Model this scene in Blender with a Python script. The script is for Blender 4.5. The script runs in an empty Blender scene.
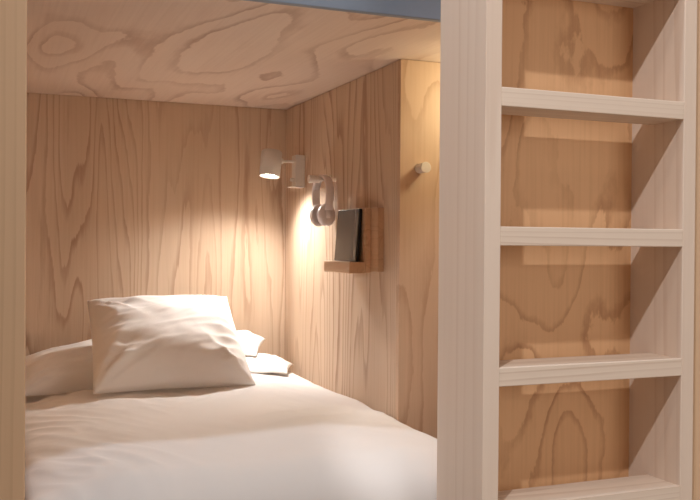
import bpy, bmesh, math, random
from mathutils import Vector, Matrix, noise

C = bpy.context.scene.collection
E = 1.162                      # eye height above the floor
XW = 1.156                     # right-hand wall of the bunk
YB = 3.60                      # back wall
YO = 2.464                     # where the right wall ends and the niche panel starts
ZC = 1.724                     # underside of the upper bunk
NV = noise.noise


# ------------------------------------------------------------------ materials
def new_mat(name):
    m = bpy.data.materials.new(name)
    m.use_nodes = True
    nt = m.node_tree
    return m, nt, nt.nodes['Principled BSDF']


def wood(name, light, mid, dark, grain='Z', cross='X', cs=2.2, gs=0.45, rings=9.0, drift=0.0,
         line=0.55, streak=0.25, jag=0.05, offset=(0, 0, 0), rough=0.55, patch=0.35, width=0.34):
    """veneer: growth rings are contour lines of a smooth field stretched along the grain"""
    m, nt, bs = new_mat(name)
    N, L = nt.nodes, nt.links

    def node(t, **kw):
        n = N.new(t)
        for k, v in kw.items():
            setattr(n, k, v)
        return n

    def math_(op, a, b=None):
        n = node('ShaderNodeMath', operation=op)
        for i, v in enumerate((a, b)):
            if v is None:
                continue
            if hasattr(v, 'is_output'):
                L.new(v, n.inputs[i])
            else:
                n.inputs[i].default_value = v
        return n.outputs[0]

    tc = node('ShaderNodeTexCoord')
    mp = node('ShaderNodeMapping')
    mp.inputs['Location'].default_value = offset
    L.new(tc.outputs['Object'], mp.inputs[0])
    sep = node('ShaderNodeSeparateXYZ')
    L.new(mp.outputs[0], sep.inputs[0])
    ax = {'X': 0, 'Y': 1, 'Z': 2}
    third = [a for a in 'XYZ' if a not in (grain, cross)][0]
    c, g, t = sep.outputs[ax[cross]], sep.outputs[ax[grain]], sep.outputs[ax[third]]

    def tex(fc, fg, ft, detail, rgh=0.5, dist=0.0, seed=0.0):
        cb = node('ShaderNodeCombineXYZ')
        L.new(math_('ADD', math_('MULTIPLY', c, fc), seed), cb.inputs[0])
        L.new(math_('MULTIPLY', g, fg), cb.inputs[1])
        L.new(math_('MULTIPLY', t, ft), cb.inputs[2])
        n = node('ShaderNodeTexNoise')
        n.inputs['Scale'].default_value = 1.0
        n.inputs['Detail'].default_value = detail
        n.inputs['Roughness'].default_value = rgh
        n.inputs['Distortion'].default_value = dist
        L.new(cb.outputs[0], n.inputs['Vector'])
        return n.outputs[0]

    field = tex(cs, gs, cs, 1.5, 0.4, 0.15)
    wob = tex(cs * 9, gs * 9, cs * 3, 3, 0.6, 0, 3.1)
    f = math_('ADD', math_('MULTIPLY', field, rings), math_('MULTIPLY', c, drift))
    f = math_('ADD', f, math_('MULTIPLY', wob, jag * rings))
    fr = math_('FRACT', f)
    ramp = node('ShaderNodeValToRGB')
    ramp.color_ramp.interpolation = 'EASE'
    el = ramp.color_ramp.elements
    el[0].position, el[0].color = 0.0, (0, 0, 0, 1)
    el[1].position, el[1].color = 1.0, (0, 0, 0, 1)
    e = el.new(0.93); e.color = (1, 1, 1, 1)
    e = el.new(0.93 - width); e.color = (0.15, 0.15, 0.15, 1)
    L.new(fr, ramp.inputs[0])
    vary = tex(cs * 1.3, gs * 1.5, cs, 2, 0.5, 0, 7.7)      # rings strong here, faint there
    amt = math_('MULTIPLY', ramp.outputs[0], math_('MULTIPLY', math_('MAXIMUM', math_('SUBTRACT', vary, 0.22), 0.0), line * 2.4))
    st = tex(110, 2.2, 110, 3, 0.65, 0, 1.3)
    stv = math_('MULTIPLY', math_('SUBTRACT', st, 0.5), streak * 2)
    amt = math_('ADD', amt, stv)
    amt_n = node('ShaderNodeClamp'); L.new(amt, amt_n.inputs[0])
    pt = tex(cs * 0.8, gs * 0.8, cs, 2, 0.5, 0, 11.9)
    mixa = node('ShaderNodeMix', data_type='RGBA')
    mixa.inputs[6].default_value = (*light, 1); mixa.inputs[7].default_value = (*mid, 1)
    pv = node('ShaderNodeMapRange')
    pv.inputs[1].default_value = 0.5 - 0.18; pv.inputs[2].default_value = 0.5 + 0.18
    pv.inputs[4].default_value = min(1.0, patch * 2)
    L.new(pt, pv.inputs[0]); L.new(pv.outputs[0], mixa.inputs[0])
    mixb = node('ShaderNodeMix', data_type='RGBA')
    mixb.inputs[7].default_value = (*dark, 1)
    L.new(amt_n.outputs[0], mixb.inputs[0]); L.new(mixa.outputs[2], mixb.inputs[6])
    L.new(mixb.outputs[2], bs.inputs['Base Color'])
    bs.inputs['Roughness'].default_value = rough
    bs.inputs['Specular IOR Level'].default_value = 0.3
    bp = node('ShaderNodeBump'); bp.inputs['Strength'].default_value = 0.06; bp.inputs['Distance'].default_value = 0.002
    L.new(amt_n.outputs[0], bp.inputs['Height']); L.new(bp.outputs[0], bs.inputs['Normal'])
    return m


def plain(name, col, rough=0.5, metal=0.0, spec=0.5, bump=0.0, bscale=300):
    m, nt, bs = new_mat(name)
    tc = nt.nodes.new('ShaderNodeTexCoord')
    n = nt.nodes.new('ShaderNodeTexNoise'); n.inputs['Scale'].default_value = bscale
    nt.links.new(tc.outputs['Object'], n.inputs['Vector'])
    mx = nt.nodes.new('ShaderNodeMix'); mx.data_type = 'RGBA'
    mx.inputs[6].default_value = (*[c * 0.97 for c in col], 1)
    mx.inputs[7].default_value = (*[min(1, c * 1.03) for c in col], 1)
    nt.links.new(n.outputs[0], mx.inputs[0]); nt.links.new(mx.outputs[2], bs.inputs['Base Color'])
    bs.inputs['Roughness'].default_value = rough
    bs.inputs['Metallic'].default_value = metal
    bs.inputs['Specular IOR Level'].default_value = spec
    if bump:
        bp = nt.nodes.new('ShaderNodeBump'); bp.inputs['Strength'].default_value = bump
        bp.inputs['Distance'].default_value = 0.001
        nt.links.new(n.outputs[0], bp.inputs['Height']); nt.links.new(bp.outputs[0], bs.inputs['Normal'])
    return m


def cloth(name, col):
    m = plain(name, col, rough=0.9, spec=0.15, bump=0.15, bscale=900)
    bs = m.node_tree.nodes['Principled BSDF']
    bs.inputs['Sheen Weight'].default_value = 0.15
    return m


PLY_L, PLY_M, PLY_D = (0.64, 0.495, 0.365), (0.54, 0.395, 0.28), (0.31, 0.17, 0.10)
M = {
    'ply_back': wood('plywood_back', PLY_L, PLY_M, PLY_D, 'Z', 'X', 5.0, 0.50, 17, 12, line=0.72, jag=0.04, offset=(4.3, 0, 1.7)),
    'ply_right': wood('plywood_right', PLY_L, PLY_M, PLY_D, 'Z', 'Y', 5.0, 0.40, 14, 16, line=0.72, jag=0.04, offset=(0, 2.2, 5.1)),
    'ply_ceil': wood('plywood_ceiling', (0.76, 0.635, 0.545), (0.71, 0.57, 0.475), (0.42, 0.27, 0.20), 'Y', 'X', 3.0, 1.1, 8, 2,
                     line=0.7, jag=0.05, offset=(1.4, 3.3, 0), width=0.32),
    'ply_niche': wood('plywood_niche', (0.64, 0.475, 0.345), (0.58, 0.40, 0.275), (0.34, 0.18, 0.10), 'Z', 'X', 4.0, 1.2, 9, 3,
                      line=0.5, offset=(7.7, 0, 3.0)),
    'ply_ladder': wood('plywood_ladder', (0.73, 0.455, 0.25), (0.65, 0.375, 0.195), (0.33, 0.145, 0.06), 'Z', 'X', 4.2, 1.9, 8, 0,
                       line=0.62, jag=0.06, offset=(2.9, 0, 9.4), width=0.25),
    'ply_room': wood('plywood_room', (0.62, 0.44, 0.29), (0.57, 0.39, 0.25), (0.36, 0.2, 0.11), 'Z', 'X', 3.0, 0.6, 9, 4, line=0.5),
    'pine_post': wood('pine_post', (0.68, 0.48, 0.315), (0.63, 0.44, 0.28), (0.45, 0.29, 0.17), 'Z', 'X', 8, 0.25, 6, 24,
                      line=0.3, streak=0.10),
    'pine_rail': wood('pine_rail', (0.72, 0.61, 0.52), (0.68, 0.56, 0.465), (0.49, 0.34, 0.25), 'Z', 'Y', 7, 0.2, 6, 14,
                      line=0.28, streak=0.12, offset=(0, 1.1, 0)),
    'pine_tread': wood('pine_tread', (0.73, 0.625, 0.53), (0.69, 0.575, 0.475), (0.48, 0.34, 0.25), 'X', 'Z', 16, 0.5, 5, 70,
                       line=0.55, streak=0.14, offset=(0, 0, 0.4)),
    'oak': wood('oak_holder', (0.60, 0.40, 0.25), (0.54, 0.345, 0.21), (0.36, 0.21, 0.12), 'Y', 'Z', 20, 1.0, 6, 40,
                line=0.4, streak=0.2),
    'sheet': cloth('cotton_sheet', (0.77, 0.745, 0.73)),
    'pillow': cloth('cotton_pillowcase', (0.83, 0.81, 0.79)),
    'lamp': plain('lamp_enamel', (0.62, 0.585, 0.54), 0.45),
    'lamp_in': plain('lamp_lining', (0.85, 0.83, 0.80), 0.4),
    'metal': plain('brushed_steel', (0.68, 0.66, 0.63), 0.35, 0.6),
    'head': plain('headphone_plastic', (0.74, 0.68, 0.67), 0.4),
    'cushion': plain('headphone_cushion', (0.52, 0.47, 0.46), 0.7),
    'peg': plain('pale_peg', (0.76, 0.71, 0.65), 0.5),
    'screen': plain('dark_glass', (0.07, 0.063, 0.058), 0.25, spec=0.7),
    'black': plain('black_case', (0.008, 0.008, 0.008), 0.5, spec=0.3),
    'blue': plain('blue_paint', (0.235, 0.30, 0.40), 0.5, bscale=40),
    'floor': plain('timber_floor', (0.50, 0.42, 0.34), 0.5, bscale=20),
    'white': plain('white_wall', (0.70, 0.68, 0.66), 0.8, bscale=20),
}
mg, nt, bs = new_mat('lamp_glow')
bs.inputs['Base Color'].default_value = (1, 1, 1, 1)
bs.inputs['Emission Color'].default_value = (1.0, 0.90, 0.76, 1)
bs.inputs['Emission Strength'].default_value = 14
M['glow'] = mg


# ------------------------------------------------------------------ helpers
def obj(name, bm, mat, parent=None, smooth=False, loc=None):
    me = bpy.data.meshes.new(name)
    bmesh.ops.recalc_face_normals(bm, faces=bm.faces)
    bm.to_mesh(me); bm.free()
    if smooth:
        for p in me.polygons:
            p.use_smooth = True
    me.materials.append(M[mat])
    o = bpy.data.objects.new(name, me); C.objects.link(o)
    if loc is not None:
        o.location = loc
    if parent is not None:
        o.parent = parent
    return o


def tag(o, label, cat, group=None):
    o['label'] = label; o['category'] = cat
    if group:
        o['group'] = group
    return o


def thing(name, label, cat, loc, group=None):
    o = bpy.data.objects.new(name, None); C.objects.link(o)
    o.empty_display_size = 0.05
    o.location = loc
    return tag(o, label, cat, group)


def struct(name, bm, mat):
    o = obj(name, bm, mat); o['kind'] = 'structure'
    return o


def box(x0, x1, y0, y1, z0, z1, bev=0.0, seg=2, bm=None):
    b = bmesh.new()
    r = bmesh.ops.create_cube(b, size=1)
    for v in r['verts']:
        v.co = Vector(((x0 + x1) / 2 + v.co.x * (x1 - x0), (y0 + y1) / 2 + v.co.y * (y1 - y0), (z0 + z1) / 2 + v.co.z * (z1 - z0)))
    if bev:
        bmesh.ops.bevel(b, geom=list(b.edges), offset=bev, segments=seg, affect='EDGES', profile=0.5)
    if bm is None:
        return b
    me = bpy.data.meshes.new('tmp'); b.to_mesh(me); b.free(); bm.from_mesh(me); bpy.data.meshes.remove(me)
    return bm


def lathe(profile, axis, origin, seg=40, bm=None, closed=False):
    """revolve (r, h) points about axis through origin"""
    bm = bm or bmesh.new()
    a = Vector(axis).normalized()
    q = a.orthogonal().normalized(); w = a.cross(q)
    o = Vector(origin)
    rings = []
    for r, h in profile:
        if r < 1e-6:
            rings.append([bm.verts.new(o + a * h)])
        else:
            rings.append([bm.verts.new(o + a * h + (q * math.cos(2 * math.pi * i / seg) + w * math.sin(2 * math.pi * i / seg)) * r) for i in range(seg)])
    pairs = list(zip(rings, rings[1:]))
    if closed:
        pairs.append((rings[-1], rings[0]))
    for A, B in pairs:
        for i in range(seg):
            j = (i + 1) % seg
            if len(A) == 1 and len(B) == 1:
                continue
            if len(A) == 1:
                bm.faces.new((A[0], B[i], B[j]))
            elif len(B) == 1:
                bm.faces.new((A[i], B[0], A[j]))
            else:
                bm.faces.new((A[i], B[i], B[j], A[j]))
    return bm


def sweep(path, w, t, side, bm=None):
    """rounded strip swept along path; side = direction of the width w, t = thickness"""
    bm = bm or bmesh.new()
    side = Vector(side).normalized()
    path = [Vector(p) for p in path]
    rings = []
    for i, p in enumerate(path):
        d = (path[min(i + 1, len(path) - 1)] - path[max(i - 1, 0)]).normalized()
        nn = side.cross(d).normalized()
        ring = []
        for k in range(12):
            a = 2 * math.pi * k / 12
            ca, sa = math.cos(a), math.sin(a)
            ex = math.copysign(abs(ca) ** 0.6, ca); ey = math.copysign(abs(sa) ** 0.6, sa)
            ring.append(bm.verts.new(p + side * ex * w / 2 + nn * ey * t / 2))
        rings.append(ring)
    for A, B in zip(rings, rings[1:]):
        for k in range(12):
            j = (k + 1) % 12
            bm.faces.new((A[k], A[j], B[j], B[k]))
    bm.faces.new(rings[0]); bm.faces.new(rings[-1])
    return bm


# ------------------------------------------------------------------ the setting
struct('floor', box(-2.4, 3.2, -2.6, 3.75, -0.05, 0.0), 'floor')
struct('ceiling', box(-0.03, 1.92, 2.021, 3.68, ZC, ZC + 0.04, 0.001), 'ply_ceil')
struct('wall_back', box(0.0, 1.30, YB, YB + 0.03, 0.0, ZC - 0.001), 'ply_back')
struct('wall_right', box(XW, XW + 0.02, YO + 0.0205, YB - 0.001, 0.0, ZC - 0.002, 0.001), 'ply_right')
struct('wall_niche', box(XW, 1.90, YO, YO + 0.02, 0.0, ZC - 0.001, 0.001), 'ply_niche')
struct('wall_niche_side', box(1.90, 1.92, 1.70, YO + 0.02, 0.0, ZC - 0.001), 'ply_room')
struct('wall_left', box(0.005, 0.035, 2.005, YB - 0.001, 0.0, ZC - 0.001), 'ply_room')
struct('wall_front_right', box(1.5345, 3.2, 1.655, 1.68, 0.0, 4.0), 'pine_post')
struct('wall_front_left', box(-2.4, -0.075, 1.96, 1.99, 0.0, 4.0), 'ply_room')
struct('wall_upper', box(-0.075, 1.534, 2.04, 2.07, ZC + 0.17, 4.0), 'ply_room')
struct('wall_corridor_back', box(-2.4, 3.2, -2.6, -2.57, 0.0, 4.0), 'white')
struct('wall_corridor_left', box(-2.43, -2.4, -2.6, 2.0, 0.0, 4.0), 'white')
struct('wall_corridor_right', box(3.2, 3.23, -2.6, 1.7, 0.0, 4.0), 'white')
struct('ceiling_corridor', box(-2.43, 3.23, -2.6, 2.1, 4.0, 4.05), 'white')

b = box(1.10, 3.19, -2.569, -2.53, 0.92, 0.98)
for q in ((1.10, 3.19, 2.52, 2.58), (1.10, 1.16, 0.98, 2.52), (3.13, 3.19, 0.98, 2.52), (2.12, 2.18, 0.98, 2.52)):
    box(q[0], q[1], -2.569, -2.53, q[2], q[3], bm=b)
struct('added_window_frame', b, 'white')  # invented window frame, added around the corridor fill light

# blue front of the upper bunk
tag(obj('fascia_board', box(-0.074, 1.9, 2.0, 2.02, ZC - 0.001, ZC + 0.165, 0.002), 'blue'),
    'blue painted fascia board along the front of the upper bunk, above the plywood ceiling', 'board')
tag(obj('bunk_post', box(-0.073, 0.0674, 1.90, 1.998, 0.0, 3.2, 0.003), 'pine_post'),
    'tan wooden bunk post at the left edge of the photo, in front of the bed', 'post')

# ------------------------------------------------------------------ ladder shelf
XL0, XL1, XR0, XR1 = 0.9645, 1.004, 1.4935, 1.5305
YF, YT, YP0, YP1 = 1.636, 1.747, 1.8165, 1.843
lad = thing('bunk_ladder', 'pale pine ladder shelf with wide open treads and orange plywood back, right of the bed', 'ladder',
            ((XL0 + XR1) / 2, YF, 0))
ox, oy = lad.location.x, lad.location.y


def lpart(name, x0, x1, y0, y1, z0, z1, mat, bev=0.0018):
    return obj(name, box(x0 - ox, x1 - ox, y0 - oy, y1 - oy, z0, z1, bev), mat, lad)


lpart('side_rail', XL0, XL1, YF, YP1, 0.0, 1.84, 'pine_rail')
lpart('side_rail', XR0, XR1, YF, YP1, 0.0, 1.84, 'pine_rail')
lpart('back_panel', XL1, XR0, YP0, YP1, 0.02, 1.80, 'ply_ladder', 0)['label'] = 'orange toned plywood back panel with dark looping grain'
for k in range(1, 7):
    zt = {1: 0.304, 2: 0.603, 3: 0.900, 4: 1.200, 5: 1.496, 6: 1.796}[k]
    lpart('tread', XL1 - 0.0005, XR0 + 0.0005, YF, (YT if k < 6 else YP0 - 0.0005), zt - 0.0405, zt, 'pine_tread')

# ------------------------------------------------------------------ bed
MX0, MX1, MY0, MY1 = 0.080, 1.148, 1.935, 3.592
MZ = 0.602                                                     # mattress top
bed = thing('bed', 'white mattress on a low plywood base filling the lower bunk, under the duvet', 'bed', (0.61, 2.75, 0))


def bpart(name, bm, mat, **k):
    bmesh.ops.translate(bm, verts=bm.verts, vec=(-0.61, -2.75, 0))
    return obj(name, bm, mat, bed, **k)


bpart('bed_base', box(0.072, 1.150, 1.955, 3.59, 0.0, 0.36, 0.004), 'ply_room')
bpart('mattress', box(MX0, MX1, MY0, MY1, 0.36, MZ, 0.05, 6), 'sheet', smooth=True)


def ridge(x):
    return 1 - abs(2 * x)


def make_duvet():
    bm = bmesh.new()
    NU, NVV = 150, 190
    x0, x1 = 0.074, 1.1545
    yh, yf, RR = 3.15, 1.912, 0.05
    flat = yh - (yf + RR)
    tot = flat + RR * math.pi / 2 + 0.13
    ins, outs = [], []
    for j in range(NVV + 1):
        s = tot * j / NVV
        rin, rout = [], []
        for i in range(NU + 1):
            u = -1 + 2 * i / NU
            x = (x0 + x1) / 2 + u * (x1 - x0) / 2
            wav = 0.03 * NV(Vector((x * 4.2, 1.7, 0.3))) + 0.010 * NV(Vector((x * 13, 4.7, 0.3)))
            k = min(1.0, max(0.0, (x - 0.50) / 0.26))
            wav = wav * (1 - 0.6 * k) + 0.31 * k * k * (3 - 2 * k)      # reaches further up the bed on the right
            if s < flat:
                p = Vector((x, yh + wav * (1 - s / flat) - s, MZ + 0.0015)); n = Vector((0, 0, 1))
            elif s < flat + RR * math.pi / 2:
                a = (s - flat) / RR
                p = Vector((x, yf + RR - RR * math.sin(a), MZ + 0.0015 - RR + RR * math.cos(a))); n = Vector((0, -math.sin(a), math.cos(a)))
            else:
                p = Vector((x, yf, MZ + 0.0015 - RR - (s - flat - RR * math.pi / 2))); n = Vector((0, -1, 0))
            eu = max(0.0, 1 - abs(u) ** (26 if u > 0 else 9)) ** 0.5
            h0 = min(1.0, s / 0.055); e0 = math.sqrt(max(0.0, 1 - (1 - h0) ** 2))
            h1 = min(1.0, (tot - s) / 0.04); e1 = math.sqrt(max(0.0, 1 - (1 - h1) ** 2))
            y = p.y
            t = 0.024 + 0.032 * (1 - abs(u) ** 3) + 0.010 * min(1.0, s / 0.9)
            # broad puffs and creases of the cotton cover
            w = 0.008 * NV(Vector((x * 3.0, y * 2.3, 5.0)))
            d1 = x * 0.80 + y * 0.60; d2 = -x * 0.60 + y * 0.80
            w += 0.0042 * ridge(NV(Vector((d1 * 3.0, d2 * 10, 2.0)))) * (0.3 + NV(Vector((x * 3, y * 3, 9.0))))
            d3 = x * 0.5 - y * 0.86; d4 = x * 0.86 + y * 0.5
            w += 0.0042 * ridge(NV(Vector((d3 * 3.4, d4 * 11, 6.0)))) * (0.3 + NV(Vector((x * 2.4, y * 2.4, 19.0))))
            fold = math.exp(-(s / 0.30) ** 2)
            w += 0.006 * fold * ridge(NV(Vector((x * 11 + y * 4, y * 5, 3.0))))
            w *= 1.75
            w += 0.005 * math.exp(-((x - x0) / 0.25) ** 2) * ridge(NV(Vector((d3 * 5, d4 * 17, 4.0))))
            t = max(0.004, t + w) * eu * e0 * e1
            rin.append(bm.verts.new(p)); rout.append(bm.verts.new(p + n * t + n * 0.0005))
        ins.append(rin); outs.append(rout)
    for j in range(NVV):
        for i in range(NU):
            bm.faces.new((outs[j][i], outs[j][i + 1], outs[j + 1][i + 1], outs[j + 1][i]))
            bm.faces.new((ins[j][i], ins[j + 1][i], ins[j + 1][i + 1], ins[j][i + 1]))
    for j in range(NVV):
        for i in (0, NU):
            bm.faces.new((ins[j][i], outs[j][i], outs[j + 1][i], ins[j + 1][i]))
    for i in range(NU):
        for j in (0, NVV):
            bm.faces.new((ins[j][i], outs[j][i], outs[j][i + 1], ins[j][i + 1]))
    return bm


tag(obj('duvet', make_duvet(), 'sheet', smooth=True), 'large white cotton duvet spread over the bed, softly creased', 'duvet')


def pillow(name, label, bl, br, tr, tl, tf, tb, seed, belly=0.3, bow=0.05, crease=0.008, flange=0.0, N=72):
    """pillow between four corner points; tf/tb = half thickness to the front and to the back"""
    bl, br, tr, tl = map(Vector, (bl, br, tr, tl))
    n = ((br + tr) / 2 - (bl + tl) / 2).cross((tl + tr) / 2 - (bl + br) / 2).normalized()
    if n.y > 0.35 or (abs(n.y) <= 0.35 and n.z < 0):
        n = -n
    c = (bl + br + tr + tl) / 4
    bm = bmesh.new()
    front, back = [], []
    for j in range(N + 1):
        v = -1 + 2 * j / N
        rf, rb = [], []
        for i in range(N + 1):
            u = -1 + 2 * i / N
            uu = u * (1 - bow * (1 - abs(v) ** 1.6)); vv = v * (1 - bow * (1 - abs(u) ** 1.6))
            a, b = (uu + 1) / 2, (vv + 1) / 2
            p = bl * (1 - a) * (1 - b) + br * a * (1 - b) + tr * a * b + tl * (1 - a) * b
            k = max(0.0, (1 - abs(u) ** 2.4)) ** 0.62 * max(0.0, (1 - abs(v) ** 2.4)) ** 0.62
            edge = min(1.0, 3.2 * min(1 - abs(u), 1 - abs(v)))
            S = seed
            w = 0.0
            for cu, cv in ((-1, -1), (1, -1), (1, 1), (-1, 1)):       # creases run out of the corners
                dx, dy = u - cu, v - cv
                r = math.hypot(dx, dy); an = math.atan2(dy, dx)
                w += crease * math.exp(-((r - 0.25) / 0.55) ** 2) * ridge(NV(Vector((an * 3.2, r * 0.8, S + cu * 2 + cv * 5))))
            pl = math.exp(-((1 + u) / 0.42) ** 2)                      # gathers along the two short sides
            pr = math.exp(-((1 - u) / 0.42) ** 2)
            w += crease * 0.9 * pl * ridge(NV(Vector((v * 5.5 + u * 0.8, u * 1.2, S + 20))))
            w += crease * 0.9 * pr * ridge(NV(Vector((v * 5.0 - u * 1.6, u * 1.2, S + 30))))
            w += crease * 0.45 * max(0.0, NV(Vector((u * 1.5 + v * 2.5, v * 9 - u * 5, S + 50)))) * (1 - abs(u)) ** 0.3
            w += crease * 0.5 * NV(Vector((u * 2.2, v * 2.6, S + 40)))
            w *= edge
            f = tf * k * (1 - belly * v) + w
            wb = crease * 0.5 * edge * NV(Vector((u * 3, v * 3, S + 60)))
            sw = 0.004 * NV(Vector((u * 3, v * 3, S + 70)))            # seam is not quite flat
            bnd = (i in (0, N)) or (j in (0, N))
            pf = p + n * (sw if bnd else f + sw)
            vf = bm.verts.new(pf)
            rf.append(vf)
            rb.append(vf if bnd else bm.verts.new(p + n * (sw - max(0.001, tb * k * (1 + 0.35 * v) + wb))))
        front.append(rf); back.append(rb)
    for j in range(N):
        for i in range(N):
            bm.faces.new((front[j][i], front[j][i + 1], front[j + 1][i + 1], front[j + 1][i]))
            q = (back[j][i], back[j + 1][i], back[j + 1][i + 1], back[j][i + 1])
            bm.faces.new(q)
    # object origin at the pillow's centre
    bmesh.ops.translate(bm, verts=bm.verts, vec=-c)
    o = obj(name, bm, 'pillow', smooth=True, loc=c)
    return tag(o, label, 'pillow', 'pillows at the head of the bed')


# z relative to the eye in these tables
def Z(x, y, z):
    return (x, y, z + E)


pillow('pillow', 'white square pillow propped up in front of the other pillows, mid bed',
       Z(0.306, 2.935, -0.487), Z(0.842, 2.935, -0.486), Z(0.850, 3.375, -0.209), Z(0.331, 3.385, -0.217),
       0.108, 0.034, 3.0, belly=0.30, bow=0.030, crease=0.019)
pillow('pillow', 'white pillow lying at the left by the bunk post, behind the propped pillow',
       Z(0.085, 3.26, -0.535), Z(0.60, 3.26, -0.535), Z(0.60, 3.53, -0.325), Z(0.085, 3.50, -0.445),
       0.072, 0.04, 11.0, belly=0.15, bow=0.05, crease=0.010)
pillow('pillow', 'flat white pillow, lower of the two stacked at the right, nearest the right wall',
       Z(0.66, 3.21, -0.472), Z(1.045, 3.21, -0.492), Z(1.152, 3.46, -0.496), Z(0.67, 3.50, -0.455),
       0.046, 0.004, 23.0, belly=-0.2, bow=0.04, crease=0.008)
pillow('pillow', 'white pillow stacked on the flat one at the right, against the back wall',
       Z(0.62, 3.27, -0.415), Z(0.950, 3.30, -0.435), Z(1.058, 3.54, -0.396), Z(0.62, 3.54, -0.365),
       0.046, 0.012, 37.0, belly=-0.2, bow=0.05, crease=0.012)

# ------------------------------------------------------------------ reading lamp
ly = 3.372
lamp = thing('reading_lamp', 'small beige cylinder reading lamp, lit, on an arm from the right wall', 'lamp', (XW, ly, E + 0.285))
LO = Vector(lamp.location)


def lp(v):
    return Vector(v) - LO


b = box(XW - 0.040 - LO.x, XW - LO.x, -0.025, 0.025, -0.062, 0.062, 0.003)
obj('wall_plate', b, 'lamp', lamp)
b = lathe([(0, 0), (0.0075, 0), (0.0075, 0.012), (0.004, 0.014), (0, 0.014)], (-1, 0, 0), (-0.040, 0.0, -0.035), 20)
sw = obj('switch', b, 'metal', lamp, smooth=False)
b = box(-0.058, -0.0, -0.026, 0.026, -0.066, -0.0625, 0.001)
obj('plate_foot', b, 'lamp', lamp)
top = lp((1.026, ly - 0.002, E + 0.360)); botm = lp((1.013, ly - 0.014, E + 0.258))
axis = (botm - top).normalized(); hl = (botm - top).length
b = lathe([(0, 0), (0.0355, 0), (0.0395, 0.003), (0.041, 0.007), (0.041, hl - 0.001), (0.040, hl), (0.0382, hl), (0.0372, hl - 0.001),
           (0.0368, 0.012), (0, 0.012)], axis, top, 48)
shade = obj('lamp_shade', b, 'lamp', lamp, smooth=True)
b = lathe([(0, hl - 0.014), (0.0365, hl - 0.014), (0.0365, hl - 0.020), (0, hl - 0.020)], axis, top, 40)
g = obj('bulb', b, 'glow', lamp); g['label'] = 'glowing lamp face'
arm0 = top + axis * 0.040 + Vector((0.038, 0, 0))
b = lathe([(0, 0), (0.0055, 0), (0.0055, (-0.040 - arm0.x)), (0, (-0.040 - arm0.x))], (1, 0, 0), arm0, 20)
lathe([(0, -0.004), (0.011, -0.004), (0.011, 0.004), (0, 0.004)], (1, 0, 0), arm0 + Vector((0.006, 0, 0)), 24, b)
obj('arm', b, 'metal', lamp)

# ------------------------------------------------------------------ pegs


def peg(label, loc, axis, r=0.0165, ln=0.055, rod=None):
    p = thing('wall_peg', label, 'peg', loc, 'round wall pegs')
    a = Vector(axis)
    if rod:
        obj('rod', lathe([(0, 0), (rod, 0), (rod, ln - 0.040), (0, ln - 0.040)], a, (0, 0, 0), 24), 'peg', p)
    h0 = ln - 0.040 if rod else 0.0
    obj('peg_body', lathe([(0, h0), (r * 0.92, h0), (r * 0.92, ln - 0.004), (r, ln - 0.0035), (r, ln - 0.001), (r - 0.0015, ln), (0, ln)], a, (0, 0, 0), 32), 'peg', p)
    return p


HY, HZ = 3.010, E + 0.228
peg('pale round peg on the right wall holding the headphones', (XW, HY, HZ), (-1, 0, 0), 0.0145, 0.103, 0.007)
peg('pale round peg on the yellowish niche panel beside the ladder, nothing hung on it', (1.222, YO, E + 0.231), (0, -1, 0), 0.0170, 0.045)

# ------------------------------------------------------------------ headphones
hx = XW - 0.049
hp = thing('headphones', 'pale pinkish over-ear headphones hanging from a peg on the right wall', 'headphones', (hx, HY, HZ))
zt = 0.007 + 0.0056                                              # band rests on the peg
half, cz = 0.073, -0.128
arc = [(0, -half * math.cos(math.pi * k / 32), -0.055 + (zt + 0.055) * math.sin(math.pi * k / 32) ** 0.8) for k in range(33)]
path = [(0, -0.063, -0.112), (0, -half + 0.007, -0.092), (0, -half + 0.002, -0.073)] + arc + [(0, half - 0.002, -0.073), (0, half - 0.007, -0.092), (0, 0.063, -0.112)]
obj('headband', sweep(path, 0.031, 0.010, (1, 0, 0)), 'head', hp, smooth=True)
for s_ in (-1, 1):
    pad = [(0, s_ * abs(p[1]) * 0.90, p[2] - 0.0035) for p in arc[3:13]]
    obj('band_pad', sweep(pad, 0.020, 0.006, (1, 0, 0)), 'cushion', hp, smooth=True)
    obj('arm', sweep([(0, s_ * 0.066, -0.104), (0, s_ * 0.0635, -0.12), (0, s_ * 0.061, -0.140)], 0.018, 0.006, (1, 0, 0)),
        'head', hp, smooth=True)
    prof = [(0, 0.021), (0.020, 0.0205), (0.032, 0.017), (0.0375, 0.010), (0.0385, 0.003), (0.038, -0.004), (0.036, -0.006), (0, -0.006)]
    bm = lathe(prof, (0.10, s_, 0.10), (0, 0, 0), 40)
    for v in bm.verts:
        v.co = Vector((v.co.x * 0.84, v.co.y + s_ * 0.040, v.co.z * 1.06 + cz))
    obj('ear_cup', bm, 'head', hp, smooth=True)
    prof = [(0.012, -0.006), (0.012, -0.019), (0.020, -0.023), (0.030, -0.021), (0.0365, -0.014), (0.0365, -0.006)]
    bm = lathe(prof, (0.10, s_, 0.10), (0, 0, 0), 40, closed=True)
    for v in bm.verts:
        v.co = Vector((v.co.x * 0.84, v.co.y + s_ * 0.040, v.co.z * 1.06 + cz))
    obj('ear_cushion', bm, 'cushion', hp, smooth=True)

# ------------------------------------------------------------------ tablet holder
th = thing('tablet_shelf', 'oak wall shelf with back plate and thick ledge, holding the tablet', 'shelf', (XW, 2.75, E - 0.09))


def tp(name, x0, x1, y0, y1, z0, z1, bev=0.0015):
    return obj(name, box(x0 - XW, x1 - XW, y0 - 2.75, y1 - 2.75, z0 + 0.09, z1 + 0.09, bev), 'oak', th)


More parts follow.
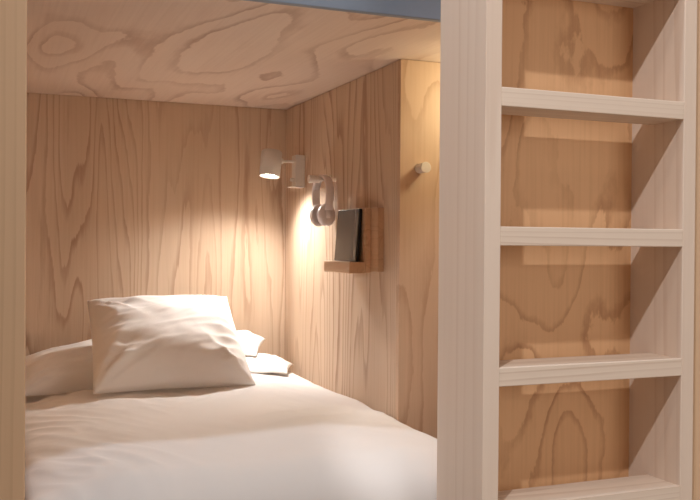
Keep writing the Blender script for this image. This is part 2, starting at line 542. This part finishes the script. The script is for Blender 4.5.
tp('back_plate', XW - 0.020, XW, 2.580, 2.86, -0.090, 0.113)
tp('back_rest', XW - 0.039, XW - 0.0205, 2.637, 2.872, -0.0945, 0.1145)
tp('ledge', XW - 0.094, XW - 0.0395, 2.637, 2.872, -0.0965, -0.0605)

tab = thing('tablet', 'dark grey tablet in a black case, leaning on the oak shelf', 'tablet', (1.0930, 2.754, E - 0.0594))
tab.rotation_euler = (0, math.radians(4.4), 0)
obj('case', box(0.0, 0.0098, -0.094, 0.094, 0.0, 0.172, 0.0015), 'black', tab)
obj('screen', box(-0.0022, -0.0002, -0.0935, 0.0935, 0.0008, 0.1712, 0.0008), 'screen', tab)

# ------------------------------------------------------------------ lights
def spot(name, loc, target, energy, col, angle, blend, rad):
    l = bpy.data.lights.new(name, 'SPOT'); l.energy = energy; l.color = col
    l.spot_size = math.radians(angle); l.spot_blend = blend; l.shadow_soft_size = rad
    o = bpy.data.objects.new(name, l); C.objects.link(o); o.location = loc
    o.rotation_euler = (Vector(target) - Vector(loc)).to_track_quat('-Z', 'Y').to_euler()
    return o


def area(name, loc, target, energy, col, sx, sy):
    l = bpy.data.lights.new(name, 'AREA'); l.energy = energy; l.color = col
    l.shape = 'RECTANGLE'; l.size = sx; l.size_y = sy
    o = bpy.data.objects.new(name, l); C.objects.link(o); o.location = loc
    o.rotation_euler = (Vector(target) - Vector(loc)).to_track_quat('-Z', 'Y').to_euler()
    return o


# reading lamp beam
tipw = LO + top + axis * (hl - 0.012)
aim = tipw + axis + Vector((-0.05, -0.12, 0))
spot('reading_lamp_beam', tipw, aim, 53, (1.0, 0.95, 0.895), 150, 1.0, 0.03)
# corridor track spot on the ladder, throwing the tread shadows
spot('corridor_spot', (-1.0, -0.43, E + 2.7), (1.3, 1.64, E - 0.06), 245, (1.0, 0.965, 0.95), 21, 0.2, 0.05)
# cool ceiling panel just in front of the bunks
area('corridor_ceiling_light', (0.45, 1.50, 3.95), (0.45, 1.50, 0), 24, (0.74, 0.86, 1.0), 1.2, 0.12)
# general corridor light
area('corridor_light', (0.2, 0.7, 3.95), (0.2, 0.7, 0), 14, (1.0, 0.90, 0.82), 0.5, 0.4)
# soft fill light added behind the camera, inside the invented window frame
area('corridor_fill', (2.15, -2.50, 1.75), (1.2, 2.0, 1.5), 46, (1.0, 0.92, 0.86), 1.9, 1.5)
# warm lamp of the niche behind the ladder
l = bpy.data.lights.new('niche_lamp', 'POINT'); l.energy = 3.0; l.color = (1.0, 0.88, 0.56); l.shadow_soft_size = 0.04
o = bpy.data.objects.new('niche_lamp', l); C.objects.link(o); o.location = (1.44, 2.26, E + 0.44)

w = bpy.data.worlds.new('World'); bpy.context.scene.world = w
w.use_nodes = True
w.node_tree.nodes['Background'].inputs[0].default_value = (0.9, 0.92, 1, 1)
w.node_tree.nodes['Background'].inputs[1].default_value = 0.05

# ------------------------------------------------------------------ camera
F, YAW, PIT, ROL = 893.15, 0.383435, -0.0075886, 0.00759708
cy, sy, cp, sp, cr, sr = math.cos(YAW), math.sin(YAW), math.cos(PIT), math.sin(PIT), math.cos(ROL), math.sin(ROL)
fw = Vector((sy * cp, cy * cp, sp)); r0 = Vector((cy, -sy, 0)); u0 = r0.cross(fw)
rt = cr * r0 + sr * u0; up = -sr * r0 + cr * u0
cam = bpy.data.cameras.new('camera'); cam.sensor_width = 36; cam.lens = F / 700 * 36; cam.clip_start = 0.02
co = bpy.data.objects.new('camera', cam); C.objects.link(co)
mw = Matrix((rt, up, -fw)).transposed().to_4x4(); mw.translation = (0, 0, E)
co.matrix_world = mw
S = bpy.context.scene
S.camera = co
S.view_settings.view_transform = 'Standard'
S.view_settings.look = 'None'
S.view_settings.gamma = 1
S.view_settings.use_curve_mapping = False
S.view_settings.exposure = 0.22
S.cycles.max_bounces = 12
S.cycles.diffuse_bounces = 8
